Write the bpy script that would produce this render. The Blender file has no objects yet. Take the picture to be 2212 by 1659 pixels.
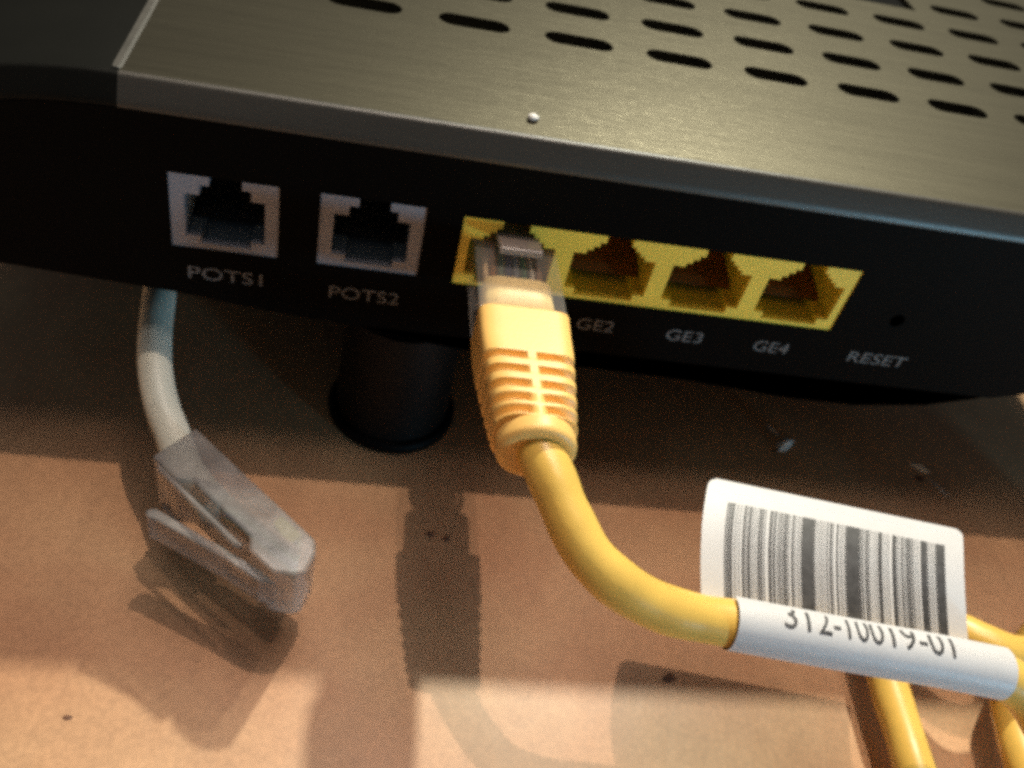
import bpy, bmesh, math, random
from mathutils import Vector, Matrix
random.seed(7)
S = 0.001                       # everything below is measured in millimetres
sc = bpy.context.scene
COL = sc.collection

# ------------------------------------------------------------------ camera
cam_d = bpy.data.cameras.new('camera')
cam = bpy.data.objects.new('camera', cam_d); COL.objects.link(cam); sc.camera = cam
CAM_YAW, CAM_PITCH, CAM_ROLL = 0.2470, 0.7484, 0.2763
cy, sy = math.cos(CAM_YAW), math.sin(CAM_YAW); cp, sp = math.cos(CAM_PITCH), math.sin(CAM_PITCH)
CF = Vector((sy*cp, cy*cp, -sp)); r0 = Vector((cy, -sy, 0)); u0 = r0.cross(CF)
cr_, sr_ = math.cos(CAM_ROLL), math.sin(CAM_ROLL)
CR = cr_*r0 + sr_*u0; CU = -sr_*r0 + cr_*u0
CAMP = Vector((-13.017, -99.824, 79.617))
M = Matrix((CR, CU, -CF)).transposed().to_4x4(); M.translation = CAMP*S
cam.matrix_world = M
cam_d.sensor_width = 36; cam_d.lens = 36*1976.4/2212
cam_d.clip_start = 0.002; cam_d.clip_end = 50
cam_d.dof.use_dof = True; cam_d.dof.focus_distance = 0.094; cam_d.dof.aperture_fstop = 38

# ------------------------------------------------------------------ world, lamps, exposure
w = bpy.data.worlds.new('World'); sc.world = w; w.use_nodes = True
# a dim room: dark low down, paler towards the ceiling
wn = w.node_tree.nodes; wl = w.node_tree.links; bg = wn['Background']
wt = wn.new('ShaderNodeTexCoord'); wx = wn.new('ShaderNodeSeparateXYZ'); wl.new(wt.outputs['Generated'], wx.inputs[0])
wr = wn.new('ShaderNodeMapRange'); wr.inputs[1].default_value = 0.05; wr.inputs[2].default_value = 1.0
wr.inputs[3].default_value = 0.036; wr.inputs[4].default_value = 0.07; wl.new(wx.outputs[2], wr.inputs[0])
wl.new(wr.outputs[0], bg.inputs[1]); bg.inputs[0].default_value = (.93, .98, 1.0, 1)
def lamp(name, p, power, col, rad):
    d = bpy.data.lights.new(name, 'POINT'); d.energy = power; d.color = col; d.shadow_soft_size = rad*S
    o = bpy.data.objects.new(name, d); COL.objects.link(o); o.location = Vector(p)*S; return o
lamp('ceiling_lamp', (62, 55, 564), 5.3, (1.0, .79, .62), 4)
ar = bpy.data.lights.new('lamp_shade_glow', 'AREA'); ar.shape = 'DISK'; ar.size = .36; ar.energy = 1.35; ar.color = (1, .90, .84)
ao = bpy.data.objects.new('lamp_shade_glow', ar); COL.objects.link(ao); ao.location = Vector((60, 60, 620))*S     # soft pool round the bulb, facing down
lamp('desk_lamp', (172, 324, 500), 17.5, (1.0, 1.0, .82), 13)
lamp('blue_screen_glow', (230, -240, -12), 1.4, (.34, .74, 1.0), 14)  # added low front fill for the panel and jacks, bluish, source unseen
sc.view_settings.view_transform = 'Standard'; sc.view_settings.look = 'None'
sc.view_settings.exposure = 0; sc.view_settings.gamma = 1
sc.render.engine = 'CYCLES'
sc.cycles.use_denoising = False
try: sc.cycles.filter_width = 3.7
except Exception: pass

# ------------------------------------------------------------------ materials
def mat(name, col, rough=.5, noise=0, nscale=400, bump=0, bscale=2000, spec=.5, trans=0, ior=1.46, metal=0, sss=0, coat=0, stretch=None):
    m = bpy.data.materials.new(name); m.use_nodes = True; nt = m.node_tree; N = nt.nodes; L = nt.links
    b = N['Principled BSDF']; b.inputs['Base Color'].default_value = (*col, 1)
    b.inputs['Roughness'].default_value = rough; b.inputs['Specular IOR Level'].default_value = spec
    b.inputs['IOR'].default_value = ior; b.inputs['Metallic'].default_value = metal
    b.inputs['Transmission Weight'].default_value = trans
    b.inputs['Coat Weight'].default_value = coat
    tc = N.new('ShaderNodeTexCoord'); mp = N.new('ShaderNodeMapping'); L.new(tc.outputs['Object'], mp.inputs[0])
    if stretch: mp.inputs['Scale'].default_value = stretch
    if noise:
        n = N.new('ShaderNodeTexNoise'); n.inputs['Scale'].default_value = nscale; n.inputs['Detail'].default_value = 6
        L.new(mp.outputs[0], n.inputs[0])
        r = N.new('ShaderNodeMapRange'); r.inputs[1].default_value = .3; r.inputs[2].default_value = .7
        r.inputs[3].default_value = 1-noise; r.inputs[4].default_value = 1+noise; L.new(n.outputs[0], r.inputs[0])
        x = N.new('ShaderNodeVectorMath'); x.operation = 'SCALE'; x.inputs[0].default_value = col
        L.new(r.outputs[0], x.inputs['Scale']); L.new(x.outputs[0], b.inputs['Base Color'])
        rr = N.new('ShaderNodeMapRange'); rr.inputs[3].default_value = max(0, rough-noise*.25); rr.inputs[4].default_value = min(1, rough+noise*.25)
        L.new(n.outputs[0], rr.inputs[0]); L.new(rr.outputs[0], b.inputs['Roughness'])
    if bump:
        n2 = N.new('ShaderNodeTexNoise'); n2.inputs['Scale'].default_value = bscale; n2.inputs['Detail'].default_value = 4
        L.new(mp.outputs[0], n2.inputs[0]); bp = N.new('ShaderNodeBump'); bp.inputs['Strength'].default_value = bump
        bp.inputs['Distance'].default_value = .0001; L.new(n2.outputs[0], bp.inputs['Height']); L.new(bp.outputs[0], b.inputs['Normal'])
    return m

M_cover = mat('brushed_olive_grey_metal', (.188, .166, .120), .345, .045, 900, .35, 5200, .8, metal=1.0, stretch=(.05, 1, 1))
M_edge = mat('satin_cover_edge', (.044, .039, .032), .42, .12, 120, .3, 3000, .6, stretch=(.15, 1, 1))
M_cap = mat('dark_end_cap', (.006, .006, .005), .5, .1, 90, .3, 4000, .12)
M_strip = mat('light_seam_rib', (.05, .046, .04), .6, .25, 250, .3, 2500)
M_black = mat('matt_black_panel', (.0018, .0016, .0015), .6, .15, 60, .25, 4000, .05)
M_base = mat('black_base', (.002, .002, .002), .6, .1, 60, .2, 3000, .04)
M_rubber = mat('black_rubber', (.002, .0016, .0016), .55, .1, 90, .2, 1500, .1)
M_shade = mat('dark_contact_tray', (.016, .018, .022), .5, .2, 300)  # shade of the deep phone jack floor, as a colour
M_shadeb = mat('brown_contact_tray', (.17, .055, .012), .5, .2, 300)  # brown shade of the deep yellow socket floor, as a colour
M_foot = mat('worn_rubber', (.005, .0035, .003), .5, .25, 120, .3, 1500, .2)  # brown bounce from the board put into the rubber colour
M_grey = mat('grey_jack_plastic', (.30, .305, .35), .5, .08, 120, .15, 3000)
M_greyin = mat('jack_inner_grey', (.22, .27, .32), .45, .08, 120)  # teal glow and recess shade put into the inner grey
M_yel = mat('yellow_jack_plastic', (1.0, .71, .085), .45, .08, 120, .15, 3000)
M_yelin = mat('yellow_jack_inside', (.74, .53, .07), .45, .1, 120)  # the socket yellow darkened, recess shade put into the colour
M_print = mat('grey_print', (.14, .14, .145), .6, .35, 1500)
M_boot = mat('yellow_boot_rubber', (.88, .53, .16), .42, .06, 150, .2, 2500, .5)
M_cable = mat('yellow_cable_jacket', (.77, .49, .105), .36, .10, 140, .5, 500, .5)
M_paper = mat('white_label_paper', (.62, .62, .64), .42, .03, 300, .15, 1500, .45)
M_ink = mat('black_ink', (.060, .060, .064), .5, .3, 900)
M_gcable = mat('grey_cable_jacket', (.60, .60, .52), .45, .10, 150, .2, 1500)
M_clear = mat('clear_plastic', (.60, .57, .54), .12, ior=1.5)
M_clear.node_tree.nodes['Principled BSDF'].inputs['Alpha'].default_value = .16
M_frost = mat('clouded_clear_plastic', (.29, .268, .26), .20, .25, 260, .5, 420, .9, ior=1.5, coat=.6)
M_frost.node_tree.nodes['Principled BSDF'].inputs['Alpha'].default_value = .54
M_smoke = mat('smoky_clear_latch', (.34, .28, .25), .2, .05, 200, .3, 500, .5)
M_smoke.node_tree.nodes['Principled BSDF'].inputs['Alpha'].default_value = .6
M_speck = mat('white_speck', (.75, .73, .70), .6, .1, 900)
M_scuff = mat('pale_scuff', (.90, .86, .82), .5, .1, 900)
M_pit = mat('dark_pit', (.13, .06, .035), .7, .3, 900)
M_gold = mat('dull_contacts', (.17, .14, .04), .5, metal=.6)
M_steel = mat('dark_inside', (.004, .004, .004), .8, spec=.1)
M_cream = mat('inner_sheath', (.85, .62, .26), .45, .08, 200)

def table_material():
    m = bpy.data.materials.new('varnished_brown_board'); m.use_nodes = True; nt = m.node_tree; N = nt.nodes; L = nt.links
    b = N['Principled BSDF']; tc = N.new('ShaderNodeTexCoord')
    def noise(scale, det, st=(1, 1, 1), dist=0):
        mp = N.new('ShaderNodeMapping'); mp.inputs['Scale'].default_value = st; L.new(tc.outputs['Object'], mp.inputs[0])
        n = N.new('ShaderNodeTexNoise'); n.inputs['Scale'].default_value = scale; n.inputs['Detail'].default_value = det
        n.inputs['Distortion'].default_value = dist; L.new(mp.outputs[0], n.inputs[0]); return n
    big = noise(28, 3, (1, 1.4, 1), .4); mid = noise(130, 5, (1, .45, 1), .6); fine = noise(1400, 4)
    cr = N.new('ShaderNodeValToRGB'); e = cr.color_ramp.elements
    e[0].position = .30; e[0].color = (.46, .235, .125, 1); e[1].position = .72; e[1].color = (.56, .34, .185, 1)
    L.new(big.outputs[0], cr.inputs[0])
    def mul(prev, n, lo, hi):
        r = N.new('ShaderNodeMapRange'); r.inputs[1].default_value = .3; r.inputs[2].default_value = .7
        r.inputs[3].default_value = lo; r.inputs[4].default_value = hi; L.new(n.outputs[0], r.inputs[0])
        x = N.new('ShaderNodeVectorMath'); x.operation = 'SCALE'; L.new(prev, x.inputs[0]); L.new(r.outputs[0], x.inputs['Scale'])
        return x.outputs[0]
    c = mul(cr.outputs[0], mid, .93, 1.07); c = mul(c, fine, .88, 1.12)
    L.new(c, b.inputs['Base Color'])
    b.inputs['Roughness'].default_value = .42; b.inputs['Specular IOR Level'].default_value = .4
    bp = N.new('ShaderNodeBump'); bp.inputs['Strength'].default_value = .25; bp.inputs['Distance'].default_value = .0003
    L.new(mid.outputs[0], bp.inputs['Height']); L.new(bp.outputs[0], b.inputs['Normal'])
    return m
M_table = table_material()

# ------------------------------------------------------------------ helpers
def empty(name, loc, label=None, cat=None, parent=None):
    o = bpy.data.objects.new(name, None); COL.objects.link(o); o.empty_display_size = .01
    base = Vector((0, 0, 0)) if parent is None else Vector(parent['_w'])
    o.location = (Vector(loc)-base)*S; o['_w'] = tuple(loc)
    if parent: o.parent = parent
    if label: o['label'] = label; o['category'] = cat
    return o
def obj(name, verts, faces, m, parent=None, smooth=False, kind=None, label=None):
    """one mesh object; verts in world mm"""
    off = Vector(parent['_w']) if parent is not None and '_w' in parent else Vector((0, 0, 0))
    me = bpy.data.meshes.new(name); me.from_pydata([tuple((Vector(v)-off)*S) for v in verts], [], faces)
    bm = bmesh.new(); bm.from_mesh(me); bmesh.ops.recalc_face_normals(bm, faces=bm.faces); bm.to_mesh(me); bm.free()
    me.materials.append(m)
    if smooth:
        me.shade_smooth()
    o = bpy.data.objects.new(name, me); COL.objects.link(o); o['_w'] = tuple(off)
    if parent is not None: o.parent = parent
    if kind: o['kind'] = kind
    if label: o['label'] = label
    return o
def bevel(o, wd, seg=2, ang=35):
    md = o.modifiers.new('bevel', 'BEVEL'); md.width = wd*S; md.segments = seg; md.limit_method = 'ANGLE'; md.angle_limit = math.radians(ang)
    return o
def box(x0, x1, y0, y1, z0, z1):
    v = [(x, y, z) for x in (x0, x1) for y in (y0, y1) for z in (z0, z1)]
    return v, [(0, 1, 3, 2), (4, 6, 7, 5), (0, 4, 5, 1), (2, 3, 7, 6), (0, 2, 6, 4), (1, 5, 7, 3)]
def cat_rom(pts, n):
    P = [Vector(q) for q in pts]; P = [2*P[0]-P[1]]+P+[2*P[-1]-P[-2]]; out = []
    for i in range(1, len(P)-2):
        for k in range(n):
            t = k/n; a, b_, c, d = P[i-1:i+3]
            out.append(.5*((2*b_)+(c-a)*t+(2*a-5*b_+4*c-d)*t*t+(3*b_-a-3*c+d)*t**3))
    out.append(P[-2]); return out
def frames(path, up=Vector((0, 0, 1))):
    T = [(path[min(i+1, len(path)-1)]-path[max(i-1, 0)]).normalized() for i in range(len(path))]
    n = (up-up.dot(T[0])*T[0]).normalized(); F = []
    for t in T:
        n = (n-n.dot(t)*t).normalized(); F.append((t, n, t.cross(n)))
    return F
def tube(path, rad, seg=20, caps=True):
    F = frames(path); V = []; Fa = []
    for i, q in enumerate(path):
        r = rad(i/(len(path)-1)) if callable(rad) else rad
        for k in range(seg):
            a = 2*math.pi*k/seg; V.append(q+F[i][1]*r*math.cos(a)+F[i][2]*r*math.sin(a))
    for i in range(len(path)-1):
        for k in range(seg):
            Fa.append((i*seg+k, i*seg+(k+1) % seg, (i+1)*seg+(k+1) % seg, (i+1)*seg+k))
    if caps: Fa.append(tuple(range(seg))); Fa.append(tuple((len(path)-1)*seg+k for k in range(seg)))
    return V, Fa
def plate2d(loops, thick):
    """flat plate with holes: loops = outer + holes (2D mm); returns verts (x,y,z in 0..thick), faces"""
    cu = bpy.data.curves.new('tmp', 'CURVE'); cu.dimensions = '2D'; cu.fill_mode = 'BOTH'; cu.extrude = thick/2
    for lp in loops:
        s = cu.splines.new('POLY'); s.points.add(len(lp)-1); s.use_cyclic_u = True
        for i, q in enumerate(lp): s.points[i].co = (q[0], q[1], 0, 1)
    o = bpy.data.objects.new('tmp', cu); COL.objects.link(o)
    me = bpy.data.meshes.new_from_object(o.evaluated_get(bpy.context.evaluated_depsgraph_get()))
    V = [(v.co.x, v.co.y, v.co.z+thick/2) for v in me.vertices]; F = [tuple(p.vertices) for p in me.polygons]
    bpy.data.objects.remove(o); bpy.data.curves.remove(cu); bpy.data.meshes.remove(me)
    return V, F
def text_mesh(s, size, depth=.02):
    cu = bpy.data.curves.new('tmp', 'FONT'); cu.body = s; cu.size = size; cu.extrude = depth; cu.align_x = 'CENTER'; cu.align_y = 'CENTER'
    cu.resolution_u = 4
    o = bpy.data.objects.new('tmp', cu); COL.objects.link(o)
    me = bpy.data.meshes.new_from_object(o.evaluated_get(bpy.context.evaluated_depsgraph_get()))
    V = [tuple(v.co) for v in me.vertices]; F = [tuple(p.vertices) for p in me.polygons]
    bpy.data.objects.remove(o); bpy.data.curves.remove(cu); bpy.data.meshes.remove(me)
    return V, F

# ------------------------------------------------------------------ table (the surface under everything)
TZ = -36
v, f = box(-420, 480, -320, 420, TZ-18, TZ)
table = obj('table_top', v, f, M_table, kind='structure', label='worn brown varnished board under the router')
def blotch(name, x, y, rx, ry, rot, m, z=.02, h=.12, n=14):
    V = [(x, y, TZ+z+h)]; 
    for k in range(n):
        a = 2*math.pi*k/n; rr = 1+random.uniform(-.3, .3)
        px, py = rx*rr*math.cos(a), ry*rr*math.sin(a)
        V.append((x+px*math.cos(rot)-py*math.sin(rot), y+px*math.sin(rot)+py*math.cos(rot), TZ+z))
    obj(name, V, [(0, 1+k, 1+(k+1) % n) for k in range(n)], m, table)
blotch('scuff_mark', 69.6, 12.2, 2.6, 1.3, .8, M_scuff, .02, 1.1)
blotch('scuff_mark', 68.2, 16.0, 1.8, .35, 2.2, M_scuff)
blotch('scuff_mark', 97.0, 9.6, 2.2, .7, 2.5, M_scuff, .02, .9)
blotch('scuff_mark', 99.2, 5.0, 2.2, .25, 2.1, M_scuff)
for x, y, s_ in ((2.5, -14.6, .55), (5.0, -15.3, .5), (37.5, -36.8, .75), (-41.9, -46.0, .4), (96.0, 6.9, .7), (67, 10.6, .4)):
    blotch('dark_pit', x, y, s_*1.4, s_, .3, M_pit)

# ------------------------------------------------------------------ router
R = empty('router', (20, 70, TZ), 'black internet router with slotted olive grey top, standing on the brown board', 'router')
TOPZ = 24.8
# top cover, slots are real holes
slots = []
def stadium(cx, cy_, L_, W_):
    r = W_/2; h = L_/2-r; out = []
    for k in range(9): a = -math.pi/2+math.pi*k/8; out.append((cx+h+r*math.cos(a), cy_+r*math.sin(a)))
    for k in range(9): a = math.pi/2+math.pi*k/8; out.append((cx-h+r*math.cos(a), cy_+r*math.sin(a)))
    return out
for j in range(0, 9):
    for i in range(-1, 11):
        cx = -15.75+15.83*i+1.03*j; cy_ = 32.4+11.5*j
        if cx < -36 or cx > 128: continue
        if cx+5 > 54 and cx-5 < 90 and cy_ > 73: continue       # the dark inset plate sits here
        slots.append(stadium(cx, cy_, 10.6, 4.1))
outer = [(-42, 2.2), (136, 2.2), (136, 140), (-42, 140)]
inset = [(56, 75.2), (89.3, 75.2), (89.3, 103), (56, 103)]
V, F = plate2d([outer, inset]+slots, 1.6)
cover = bevel(obj('top_cover', [(x, y, z+TOPZ-1.6) for x, y, z in V], F, M_cover, R), .18, 2, 50)
V, F = plate2d([[(56.05, 75.25), (89.25, 75.25), (89.25, 102.9), (56.05, 102.9)]], .8)
obj('inset_plate', [(x, y, z+TOPZ-1.9) for x, y, z in V], F, M_black, R)
v, f = box(-42, 136, 3, 140, 20.8, 21.6)
obj('inner_tray', v, f, M_steel, R)
# front edge of the cover: sloped band from the flat top down to the port panel
prof = [(2.2, 24.8), (1.95, 24.79), (1.7, 24.7), (1.5, 24.5), (1.36, 24.25), (.30, 22.35), (.12, 21.95), (.05, 21.6), (.05, 21.25), (1.2, 21.2), (2.2, 22.6)]
def strip_x(xs, prof, drop=None):
    V = []; n = len(prof)
    for x in xs:
        for y, z in prof:
            d = drop(x) if drop else 0
            V.append((x, y, z-d))
    F = [(i*n+k, i*n+(k+1) % n, (i+1)*n+(k+1) % n, (i+1)*n+k) for i in range(len(xs)-1) for k in range(n)]
    F += [tuple(range(n)), tuple((len(xs)-1)*n+k for k in range(n))]
    return V, F
V, F = strip_x([-42, 136], prof); o = obj('cover_edge', V, F, M_edge, R, True)
for p_ in o.data.polygons: p_.use_smooth = True
o.data.set_sharp_from_angle(angle=math.radians(30))
# darker end cap left of the seam, its edge falling away towards the corner
capx = [-42.02-k*1.5 for k in range(23)]
dr = lambda x: .0075*max(0, -x-42)**2
capprof = [(140, 24.8)]+prof[:10]+[(3, 20.5), (140, 20.5)]
V, F = strip_x(capx, capprof, dr); o = obj('end_cap', V, F, M_cap, R, True); o.data.set_sharp_from_angle(angle=math.radians(30))
V = []
for y, wd in ((2.4, .55), (3.2, .7), (60, .75), (140, .75)):
    V += [(-42.45-wd, y, 24.3), (-42.45-wd*.55, y, 25.0), (-42.45+wd*.5, y, 25.0), (-42.45+wd, y, 24.83)]
F = [(i*4+k, i*4+(k+1) % 4, i*4+4+(k+1) % 4, i*4+4+k) for i in range(3) for k in range(4)]+[(0, 1, 2, 3), (12, 13, 14, 15)]
obj('seam_rib', V, F, M_strip, R)

# port panel with its jack cut-outs
ZB = [(-76, -3.6), (-58, -4.0), (-37, -5.4), (-24, -7.0), (-14, -7.7), (90, -7.7), (97, -5.5), (103, -1), (106, 6), (106, 21.15), (-85, 21.15)]
GX0, GX1, GZ0, GZ1 = 0, 57, 1.81, 13
J = [(-36.91, 2.27), (-18.38, 2.27)]; JW, JH = 13.46, 11.21
def rect(x0, x1, z0, z1): return [(x0, z0), (x1, z0), (x1, z1), (x0, z1)]
pin = [(66.2+1.15*math.cos(2*math.pi*k/16), 5.3+1.15*math.sin(2*math.pi*k/16)) for k in range(16)]
zb = [(x, z if z > 15 else z) for x, z in ZB]
zb.pop()
for x in (-42, -46, -50, -54, -58, -62, -66, -70): zb.append((x, 21.15-dr(x)))
zb.append((-76, 12.5))
V, F = plate2d([zb, rect(GX0, GX1, GZ0, GZ1), rect(J[0][0], J[0][0]+JW, J[0][1], J[0][1]+JH), rect(J[1][0], J[1][0]+JW, J[1][1], J[1][1]+JH), pin], 1.4)
bevel(obj('port_panel', [(x, 1.4-z, y) for x, y, z in V], F, M_black, R), .12, 2, 60)
v, f = box(64.4, 68, 2.2, 2.6, 3.4, 7.2); obj('reset_button', v, f, M_steel, R)
# base: the black body behind and below the panel
BP = [(-76, -3.9), (-58, -4.3), (-37, -5.8), (-14, -9.7), (-7, -11.3), (4, -12.4), (22, -13.2), (40, -13.5), (58, -14.9), (70, -14.9), (82, -13.2), (90, -10.5), (97, -5.5), (103, 3), (106, 12), (107, 20.9), (-44, 20.9), (-58, 18.6), (-76, 11.5)]
V = []; n = len(BP); cxm, czm = 20, 5
rings = [(1.45, .985, 1.1), (2.2, .998, .3), (3.6, 1.0, -.5), (137, 1.0, -.5)]
for y, sc_, up in rings:
    for x, z in BP: V.append((cxm+(x-cxm)*sc_, y, z+(up if z < 0 else 0)))
F = [(i*n+k, i*n+(k+1) % n, (i+1)*n+(k+1) % n, (i+1)*n+k) for i in range(len(rings)-1) for k in range(n)]+[tuple((len(rings)-1)*n+k for k in range(n))]
obj('base_shell', V, F, M_base, R)

# round rubber feet
def foot(x, y):
    def lathe(rings, cap):
        V = []; n = 40
        for r, z in rings:
            for k in range(n): a = 2*math.pi*k/n; V.append((x+r*math.cos(a), y+r*math.sin(a), z))
        F = [(i*n+k, i*n+(k+1) % n, (i+1)*n+(k+1) % n, (i+1)*n+k) for i in range(len(rings)-1) for k in range(n)]
        if cap: F.append(tuple(range(n)))
        return V, F
    V, F = lathe([(9.4, -12), (9.4, -26), (9.6, -34.3)], True)
    o = obj('rubber_foot', V, F, M_foot, R, True); o.data.set_sharp_from_angle(angle=math.radians(40))
    V, F = lathe([(9.3, -33.9), (9.9, -33.8), (10.6, -34.0), (10.9, -34.6), (10.8, -35.6), (10.4, TZ+.02)], False)
    obj('foot_rim', V, F, M_rubber, o, True)
foot(-4.6, 11.6); foot(-4.6, 120); foot(88, 60)

# jacks
PH = [(.13, .17), (.27, .17), (.27, .08), (.74, .08), (.74, .17), (.87, .17), (.87, .74), (.74, .74), (.74, .87), (.66, .87), (.66, 1.0), (.36, 1.0), (.36, .87), (.27, .87), (.27, .74), (.13, .74)]
NH = [(.09, .16), (.20, .16), (.20, .06), (.80, .06), (.80, .16), (.91, .16), (.91, .70), (.79, .70), (.79, .76), (.735, .76), (.735, .82), (.68, .82), (.68, .88), (.63, .88), (.63, 1.0), (.37, 1.0), (.37, .88), (.32, .88), (.32, .82), (.265, .82), (.265, .76), (.21, .76), (.21, .70), (.09, .70)]
def jack_face(name, x0, z0, wd, ht, openings, m, parent, y=.25):
    """front frame, openings break through the upper edge; each opening starts at its top-left and runs down and round"""
    lp = [(x0, z0), (x0+wd, z0), (x0+wd, z0+ht)]
    for op in reversed(openings):
        k = [i for i, q in enumerate(op) if abs(q[1]-(z0+ht)) < 1e-6]
        i_r, i_l = k[0], k[1]                      # order: ... right top, left top ...
        seq = [op[(i_r-s_) % len(op)] for s_ in range(len(op))]
        lp += seq                                   # right top, down the right side, floor, up the left side, left top
    lp.append((x0, z0+ht))
    V, F = plate2d([lp], 1.2)
    return bevel(obj(name, [(x, y+1.2-z, zz) for x, zz, z in V], F, m, parent), .12, 2, 60)
def cavity(name, op, m, parent, y0=1.4, y1=13.0):
    n = len(op); V = [(x, y0, z) for x, z in op]+[(x, y1, z) for x, z in op]
    F = [(k, (k+1) % n, n+(k+1) % n, n+k) for k in range(n)]+[tuple(n+k for k in range(n))]
    return obj(name, V, F, m, parent)
def shade_slab(x0, z0, wd, ht, u0, u1, m, parent):  # dark slab added over the deep jack floor, standing in for shade
    n = 7; V = []
    for y, za in ((4.6, .18), (6.0, .23), (12.9, .34)):
        V += [(x0+u0*wd, y, z0+.175*ht), (x0+u1*wd, y, z0+.175*ht), (x0+u1*wd, y, z0+za*ht), (x0+u0*wd, y, z0+za*ht)]
    F = [(i*4+k, i*4+(k+1) % 4, i*4+4+(k+1) % 4, i*4+4+k) for i in range(2) for k in range(4)]+[(0, 1, 2, 3), (8, 9, 10, 11)]
    return obj('contact_tray', V, F, m, parent)
for k, (jx, jz) in enumerate(J):
    op = [(jx+u*JW, jz+v_*JH) for u, v_ in PH]
    o = jack_face('phone_jack', jx, jz, JW, JH, [op], M_grey, R)
    o['label'] = ['grey phone jack with teal light inside, above the POTS1 print', 'grey phone jack beside the yellow ports, above the POTS2 print'][k]
    cavity('jack_cavity', op, M_greyin, o)
    shade_slab(jx, jz, JW, JH, .14, .86, M_shade, o)
P4 = 57/4
ops = []
for k in range(4):
    x0 = k*P4+(.25 if k == 0 else 0)
    ops.append([(k*P4+u*P4, GZ0+v_*(GZ1-GZ0)) for u, v_ in NH])
blk = jack_face('network_jack_block', GX0, GZ0, 57, GZ1-GZ0, ops, M_yel, R)
blk['label'] = 'yellow block of four network sockets'
for k in range(4):
    cavity('jack_cavity', ops[k], M_yelin, blk)
    if k: shade_slab(k*P4, GZ0, P4, GZ1-GZ0, .10, .90, M_shadeb, blk)

# printed words under the ports
for s_, cx, cz, wd in (('POTS1', -30.2, -1.75, 9.6), ('POTS2', -11.6, -2.2, 9.6), ('GE1', 7.2, -2.5, 5.6), ('GE2', 21.8, -2.55, 5.6), ('GE3', 35.5, -2.6, 5.6), ('GE4', 49.4, -2.7, 5.6), ('RESET', 67.0, -2.6, 9.7)):
    V, F = text_mesh(s_, 2.9)
    x0 = min(q[0] for q in V); x1 = max(q[0] for q in V); k = wd/(x1-x0); xm = (x0+x1)/2
    obj('printed_word', [((q[0]-xm)*k+cx, -.03-q[2], q[1]*1.0+cz) for q in V], F, M_print, R, label='grey printed word %s' % s_)

# ------------------------------------------------------------------ white speck on the cover
def blob(name, c, r, m, parent=None, sq=.7):
    bm = bmesh.new(); bmesh.ops.create_icosphere(bm, subdivisions=2, radius=1)
    V = [(c[0]+q.co.x*r*random.uniform(.85, 1.1), c[1]+q.co.y*r*random.uniform(.85, 1.1), c[2]+q.co.z*r*sq) for q in bm.verts]
    F = [tuple(q.index for q in p_.verts) for p_ in bm.faces]; bm.free()
    return obj(name, V, F, m, parent, True)
o = blob('white_speck', (6.8, 5.8, TOPZ+.4), .75, M_speck)
o['label'] = 'tiny white crumb near the front edge of the router top'; o['category'] = 'crumb'

# ------------------------------------------------------------------ yellow network cable
C1 = empty('network_cable', (7.7, -13, 6), 'yellow network cable plugged into the leftmost yellow port, with a white barcode tag', 'cable')
path = [(8.6, -30, 5.8), (9.2, -33, 5.5), (10.7, -36.4, 4.4), (12.2, -39.4, 3.0), (14.7, -42.9, 1.0), (18.6, -45.3, -1.0), (23.6, -46.4, -3.0), (28.4, -46.8, -4.0), (34, -47.1, -4.5), (41, -48.0, -4.7), (48.6, -48.8, -5.0), (57.3, -49.7, -5.3), (64.5, -50.6, -5.6),
        (69.5, -52.6, -7.4), (75, -57.5, -12), (84, -65, -18), (98, -65, -25), (110, -54, -28), (106, -40, -27), (96, -37.5, -24), (88, -38.5, -21.5), (82, -38.9, -20.5), (78.6, -37.4, -20.5), (75.6, -34.6, -22), (72.6, -31, -26), (70.0, -30.5, -28.8), (68.6, -35, -29.6), (68.2, -41, -30), (67.9, -47, -30), (67.4, -55, -30), (69, -66, -31.5), (76, -72, -32.5), (82.5, -66, -30.5), (83.4, -55.4, -28.6), (84.4, -47.1, -28.4), (87.6, -39.3, -28), (98, -30, -29), (112, -24, -32), (130, -22, -33.2)]
V, F = tube(cat_rom(path, 10), lambda t: 2.72+.05*math.sin(t*160)+.04*math.sin(t*57), 24)
obj('cable_jacket', V, F, M_cable, C1, True)
# boot
grooves = [-21.8, -24.1, -26.4, -28.5, -30.3]
def boot_half(y):
    t = (-13-y)/21.0
    if t < .34: wx = 5.8-.15*t/.34
    else: wx = 5.65-(t-.34)/.66*1.05
    hz = 4.1-.25*t
    if t < .02: wx -= .35*(1-t/.02); hz -= .35*(1-t/.02)
    return wx, hz
V = []; ns = 72; ys = []
y = -13.0
while y > -31.2: ys.append(y); y -= .12
for y in ys:
    wx, hz = boot_half(y); t = (-13-y)/21
    ex = 7.5-4.3*min(1, max(0, (t-.25)/.6))
    g = max([math.exp(-((y-q)/.56)**8) for q in grooves]+[0])
    for k in range(ns):
        a = 2*math.pi*k/ns; c, s_ = math.cos(a), math.sin(a)
        rr = (abs(c)**ex+abs(s_)**ex)**(-1/ex)
        x, z = rr*c*wx, rr*s_*hz
        spine = 1/(1+math.exp((abs(x)-.9)*16)) if abs(s_) > .5 else 0
        d = g*(.25+.70*min(1, max(0, (abs(s_)-.35)/.3)))*(1-spine)
        nx, nz = x/wx, z/hz; nn = math.hypot(nx, nz)
        V.append((7.85+.9*max(0, t-.2)+x-d*nx/nn*.9, y, 6.0-.25*t+z-d*nz/nn))
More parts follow.
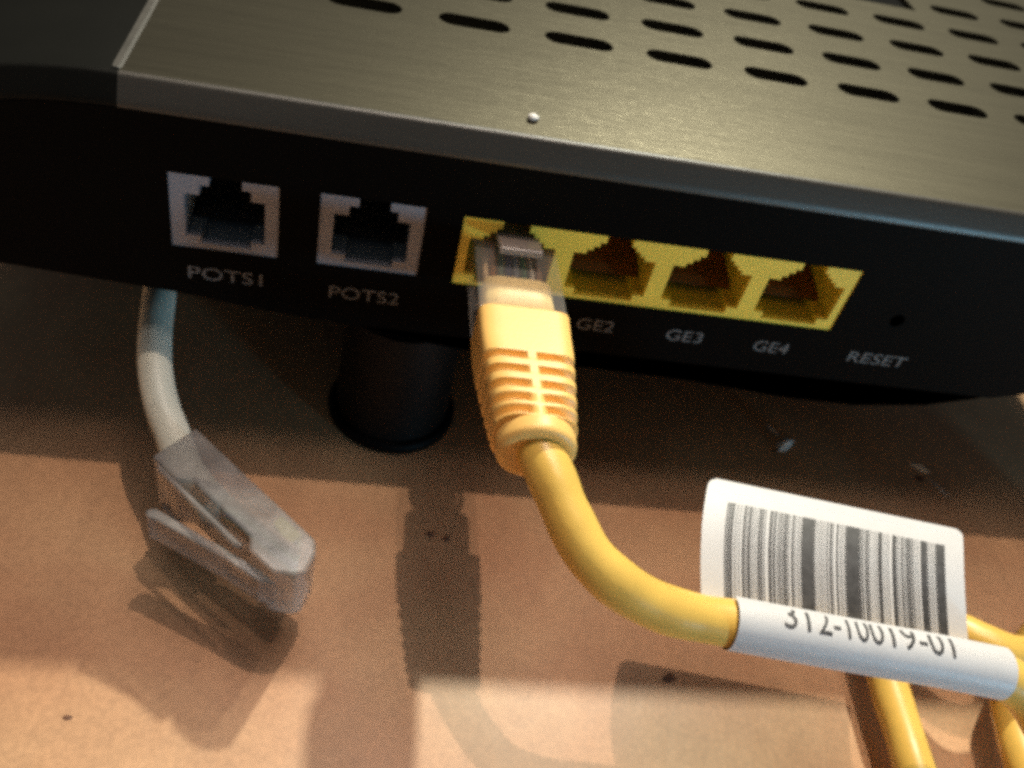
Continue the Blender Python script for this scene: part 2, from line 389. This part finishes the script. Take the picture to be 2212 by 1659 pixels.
for y, wr in ((-31.25, 4.4), (-31.35, 4.62), (-32.7, 4.64), (-33.2, 4.52), (-33.5, 4.1), (-33.55, 3.5), (-33.3, 3.0)):
    for k in range(ns):
        a = 2*math.pi*k/ns; V.append((8.6+wr*math.cos(a), y, 5.65+wr*.93*math.sin(a)))
nr = len(ys)+7
F = [(i*ns+k, i*ns+(k+1) % ns, (i+1)*ns+(k+1) % ns, (i+1)*ns+k) for i in range(nr-1) for k in range(ns)]+[tuple(range(ns)), tuple((nr-1)*ns+k for k in range(ns))]
o = obj('plug_boot', V, F, M_boot, C1, True); o.data.set_sharp_from_angle(angle=math.radians(50))
# clear plug in the port
v, f = box(7.35-5.6, 7.35+5.7, -13.4, 9, 3.1, 9.4); v = [(x+.3*(-y/13 if y < 0 else 0), y, z) for x, y, z in v]
pl = bevel(obj('clear_plug', v, f, M_clear, C1), .35, 2)
V = []; n = 24
for y, sx, sz in ((-13.2, 4.7, 3.0), (-6.4, 4.6, 2.9), (-5.6, 3.8, 2.2)):
    for k in range(n):
        a = 2*math.pi*k/n; c, s_ = math.cos(a), math.sin(a); rr = (abs(c)**5+abs(s_)**5)**-.2
        V.append((7.6+rr*c*sx, y, 6.2+rr*s_*sz))
F = [(i*n+k, i*n+(k+1) % n, (i+1)*n+(k+1) % n, (i+1)*n+k) for i in range(2) for k in range(n)]+[tuple(range(n)), tuple(2*n+k for k in range(n))]
obj('cable_sheath', V, F, M_cream, pl, True)
WM = []
WC = [(.55, .38, .20), (.60, .26, .06), (.30, .42, .28), (.08, .12, .26), (.40, .44, .50), (.08, .26, .12), (.45, .38, .30), (.20, .10, .05)]
for k in range(8):
    x = 7.5+(k-3.5)*1.02
    V, F = tube(cat_rom([(7.6+(k-3.5)*.6, -6.0, 6.2+(.5 if k % 2 else -.3)), (x, -4.0, 6.4), (x, 1, 6.6), (x, 8.6, 6.6)], 5), .45, 8)
    WM.append(mat('wire_colour_%s' % k, WC[k], .4)); obj('wire', V, F, WM[k], pl, True)
# latch: rises from the nose of the plug towards the cable
prof = [(8.2, 9.35), (4, 10.1), (-1, 11.3), (-4.2, 12.2), (-4.6, 12.0), (-4.6, 11.2), (-1, 10.4), (4, 9.5), (7, 9.3)]
V = []; n = len(prof)
for sgn in (-1, 1):
    for y, z in prof: V.append((7.5+sgn*(3.1 if y > 0 else 2.8), y, z))
F = [(k, (k+1) % n, n+(k+1) % n, n+k) for k in range(n)]+[tuple(range(n)), tuple(range(n, 2*n))]
bevel(obj('latch', V, F, M_smoke, pl), .2, 2)

# white barcode tag folded round the cable
fp = [Vector(q) for q in ((32.3, -28.9, -1.0), (65.2, -33.9, -1.0), (29.2, -44.1, -4.0), (62.2, -47.3, -4.5))]
tag_path = cat_rom([(31.9, -46.95, -4.4), (41, -48.0, -4.7), (48.6, -48.8, -5.0), (57.3, -49.7, -5.3), (65.3, -50.7, -5.6)], 8)
TF = frames(tag_path); nt_ = len(tag_path)
RT = 3.05
def sleeve_pt(s, ang, r=RT):
    """s 0..1 along the cable, ang 0 = up, positive towards the viewer"""
    i = min(nt_-2, int(s*(nt_-1))); t = s*(nt_-1)-i
    c = tag_path[i].lerp(tag_path[i+1], t); T = (tag_path[i+1]-tag_path[i]).normalized()
    up = Vector((0, 0, 1)); up = (up-up.dot(T)*T).normalized(); fr = up.cross(T)
    if fr.y > 0: fr = -fr
    sq = 1+.10*math.cos(ang-.35)
    return c+(up*math.cos(ang)+fr*math.sin(ang))*r*sq
def flag_pt(u, v_, lift=0):
    """u along, v 0 at the cable .. 1 at the free edge"""
    b0 = fp[2].lerp(fp[3], u); t0 = fp[0].lerp(fp[1], u)
    q = b0.lerp(t0, v_)
    q = q+Vector((-.9*math.sin(math.pi*v_)*1.0, 0, 1.5*math.sin(math.pi*v_*.9)+lift))
    return q
lab = None
V = []; F = []; NU, NV, NA = 24, 12, 22
th = .08
def grid(fn, nu, nv):
    V = [fn(i/nu, j/nv) for i in range(nu+1) for j in range(nv+1)]
    return V, [(i*(nv+1)+j, (i+1)*(nv+1)+j, (i+1)*(nv+1)+j+1, i*(nv+1)+j+1) for i in range(nu) for j in range(nv)]
A0, A1 = -.62, 3.9
def flag_round(u, v_):
    # rounded free corners
    if v_ > .9:
        k = (v_-.9)/.1; ins = .028*(1-math.sqrt(max(0, 1-k*k))); u = ins+u*(1-2*ins)
    return flag_pt(u, v_)
V1, F1 = grid(lambda u, v_: sleeve_pt(u, A0+(A1-A0)*v_), NU, NA)
o = obj('tag_sleeve', V1, F1, M_paper, C1, True)
md = o.modifiers.new('thick', 'SOLIDIFY'); md.thickness = th*S; md.offset = -1
md = o.modifiers.new('rim', 'EDGE_SPLIT'); md.split_angle = math.radians(40)
V2, F2 = grid(flag_round, NU, 30)
lab = obj('tag_flag', V2, F2, M_paper, C1, True)
md = lab.modifiers.new('thick', 'SOLIDIFY'); md.thickness = .08*S; md.offset = -1
md = lab.modifiers.new('rim', 'EDGE_SPLIT'); md.split_angle = math.radians(40)
# bars
bars = [(355, 362, 2), (366, 376, 2), (379, 392, 2), (400, 430, 0), (482, 510, 0), (787, 843, 0), (1067, 1098, 0), (1193, 1213, 0), (1283, 1310, 0), (1347, 1388, 0), (437, 468, 1), (468, 478, 2), (512, 565, 1), (565, 573, 2), (573, 675, 1), (675, 685, 2), (690, 722, 0), (722, 785, 2), (845, 893, 1), (893, 900, 2), (900, 940, 0), (940, 1005, 2), (1005, 1065, 1), (1100, 1120, 2), (1128, 1160, 0), (1170, 1190, 2), (1215, 1280, 1), (1312, 1345, 2), (1390, 1435, 2)]
V = []; F = []
def bar(a, b_):
    ua = .085+(a-355)/1080*.84; ub = .085+(b_-355)/1080*.84
    n0 = len(V); m_ = 14
    for j in range(m_+1):
        v_ = .0+.775*j/m_
        V.append(flag_pt(ua, v_, .05)); V.append(flag_pt(ub, v_, .05))
    for j in range(m_): F.append((n0+2*j, n0+2*j+1, n0+2*j+3, n0+2*j+2))
for a, b_, k in bars:
    if k == 2: bar(a, b_)
    else:
        x = a+random.uniform(0, 2)
        while True:
            wb = random.uniform(3.5, 11) if k == 1 else random.uniform(2.5, 4); gp = random.uniform(2.5, 8.5) if k == 1 else random.uniform(6, 10)
            if x+wb > b_: break
            bar(x, x+wb); x += wb+gp
obj('barcode_print', V, F, M_ink, lab)
# number on the sleeve, its upper part tucked under the fold
V, F = text_mesh('312-10019-01', 3.6, 0)
x0 = min(q[0] for q in V); x1 = max(q[0] for q in V); y0 = min(q[1] for q in V); y1 = max(q[1] for q in V)
bm = bmesh.new(); bv = [bm.verts.new((q[0], q[1], 0)) for q in V]
for fc in F:
    try: bm.faces.new([bv[i] for i in fc])
    except Exception: pass
for k in range(1, 9):
    yy = y0+(y1-y0)*k/9
    bmesh.ops.bisect_plane(bm, geom=bm.verts[:]+bm.edges[:]+bm.faces[:], plane_co=(0, yy, 0), plane_no=(0, 1, 0))
bmesh.ops.bisect_plane(bm, geom=bm.verts[:]+bm.edges[:]+bm.faces[:], plane_co=(0, y0+(y1-y0)*.76, 0), plane_no=(0, 1, 0), clear_outer=True)
bm.verts.index_update()
def tmap(q):
    u = .14+(q[0]-x0)/(x1-x0)*.62; h = (q[1]-y0)/(y1-y0)
    return sleeve_pt(u+.0*h, .42-h*.98, RT+.05)
V = [tmap(q.co) for q in bm.verts]; F = [tuple(q.index for q in fc.verts) for fc in bm.faces]; bm.free()
obj('number_print', V, F, M_ink, o)

# ------------------------------------------------------------------ loose grey phone cable
C2 = empty('loose_cable', (-33, -18, -20), 'loose grey cable with an unplugged clear plug hanging in front of the router', 'cable')
path = [(-27.5, -24.5, -20.6), (-31.5, -20.2, -20.2), (-33.4, -17.2, -20), (-35.2, -13.4, -19.5), (-37.4, -9.4, -18.2), (-39.2, -4.4, -16.5), (-40.4, 1.6, -15.0), (-41.0, 7.4, -13.5), (-42.0, 15, -14), (-42, 26, -18), (-38, 45, -26), (-30, 70, -33), (-20, 110, -33.4)]
V, F = tube(cat_rom(path, 8), 2.35, 24); obj('cable_jacket', V, F, M_gcable, C2, True)
tail = Vector((-33.8, -18.2, -20.0)); tip = Vector((-15.6, -34.2, -22.2))
ax = (tip-tail).normalized(); L_ = (tip-tail).length
mid = (tail+tip)/2; tocam = (CAMP-mid).normalized(); tocam = (tocam-tocam.dot(ax)*ax).normalized()
side = ax.cross(tocam)
if side.dot(CR) > 0: side = -side                # towards the lower left of the picture
nrm = (.94*side+.34*tocam).normalized()          # the latch side
wid = nrm.cross(ax)
def PP(a, n_, w_): return tail+ax*a+nrm*n_+wid*w_
def plug_part(name, prof, w0, w1, m, parent, bev=.3):
    V = [PP(a, n_, w0) for a, n_ in prof]+[PP(a, n_, w1) for a, n_ in prof]; n = len(prof)
    F = [(k, (k+1) % n, n+(k+1) % n, n+k) for k in range(n)]+[tuple(range(n)), tuple(range(n, 2*n))]
    return bevel(obj(name, V, F, m, parent), bev, 2)
T_ = 3.4; W_ = 5.6
body = plug_part('clear_plug', [(0, -T_), (L_-1.6, -T_), (L_-.3, -T_+1.2), (L_+.9, .6), (L_+.2, T_-1.6), (L_-2, T_), (L_-6, T_), (L_-7.5, T_-1.3), (6, T_-1.3), (4.4, T_), (0, T_)], -W_, W_, M_frost, C2, .45)
plug_part('latch', [(L_-1.2, T_-.4), (L_-3, T_+1.0), (L_-8, T_+1.9), (6.2, T_+4.5), (5.2, T_+5.0), (4.4, T_+4.4), (4.9, T_+3.4), (L_-8.5, T_+.7), (L_-4, T_-.3)], -2.9, 2.9, M_frost, body, .3)
plug_part('strain_bar', [(5, T_-2.2), (8.5, -.4), (10, -.4), (8, T_-1.6)], -4.6, 4.6, M_frost, body, .2)
V, F = tube(cat_rom([PP(-.5, 0, 0), PP(5, .1, 0), PP(9.5, .3, 0)], 6), 2.2, 18)
obj('cable_sheath', V, F, M_gcable, body, True)
for k in range(8):
    V, F = tube(cat_rom([PP(9.3, .3, (k-3.5)*.45), PP(12, -.6, (k-3.5)*.95), PP(L_-2.6, -1.4, (k-3.5)*1.08)], 5), .42, 8)
    obj('wire', V, F, WM[k], body, True)
for s_ in (-1, 1):
    plug_part('side_rib', [(1.0, T_), (L_-7, T_), (L_-8, T_+.6), (2, T_+.6)], s_*4.9-.5, s_*4.9+.5, M_frost, body, .15)
for k in range(8):
    plug_part('contact_blade', [(L_-7.6, -T_+.15), (L_-3.8, -T_+.15), (L_-3.8, -T_+2.4), (L_-7.6, -T_+1.6)], (k-3.5)*1.1-.18, (k-3.5)*1.1+.18, M_gold, body, .02)

# ------------------------------------------------------------------ tidy
for o in list(bpy.data.objects):
    if '_w' in o: del o['_w']
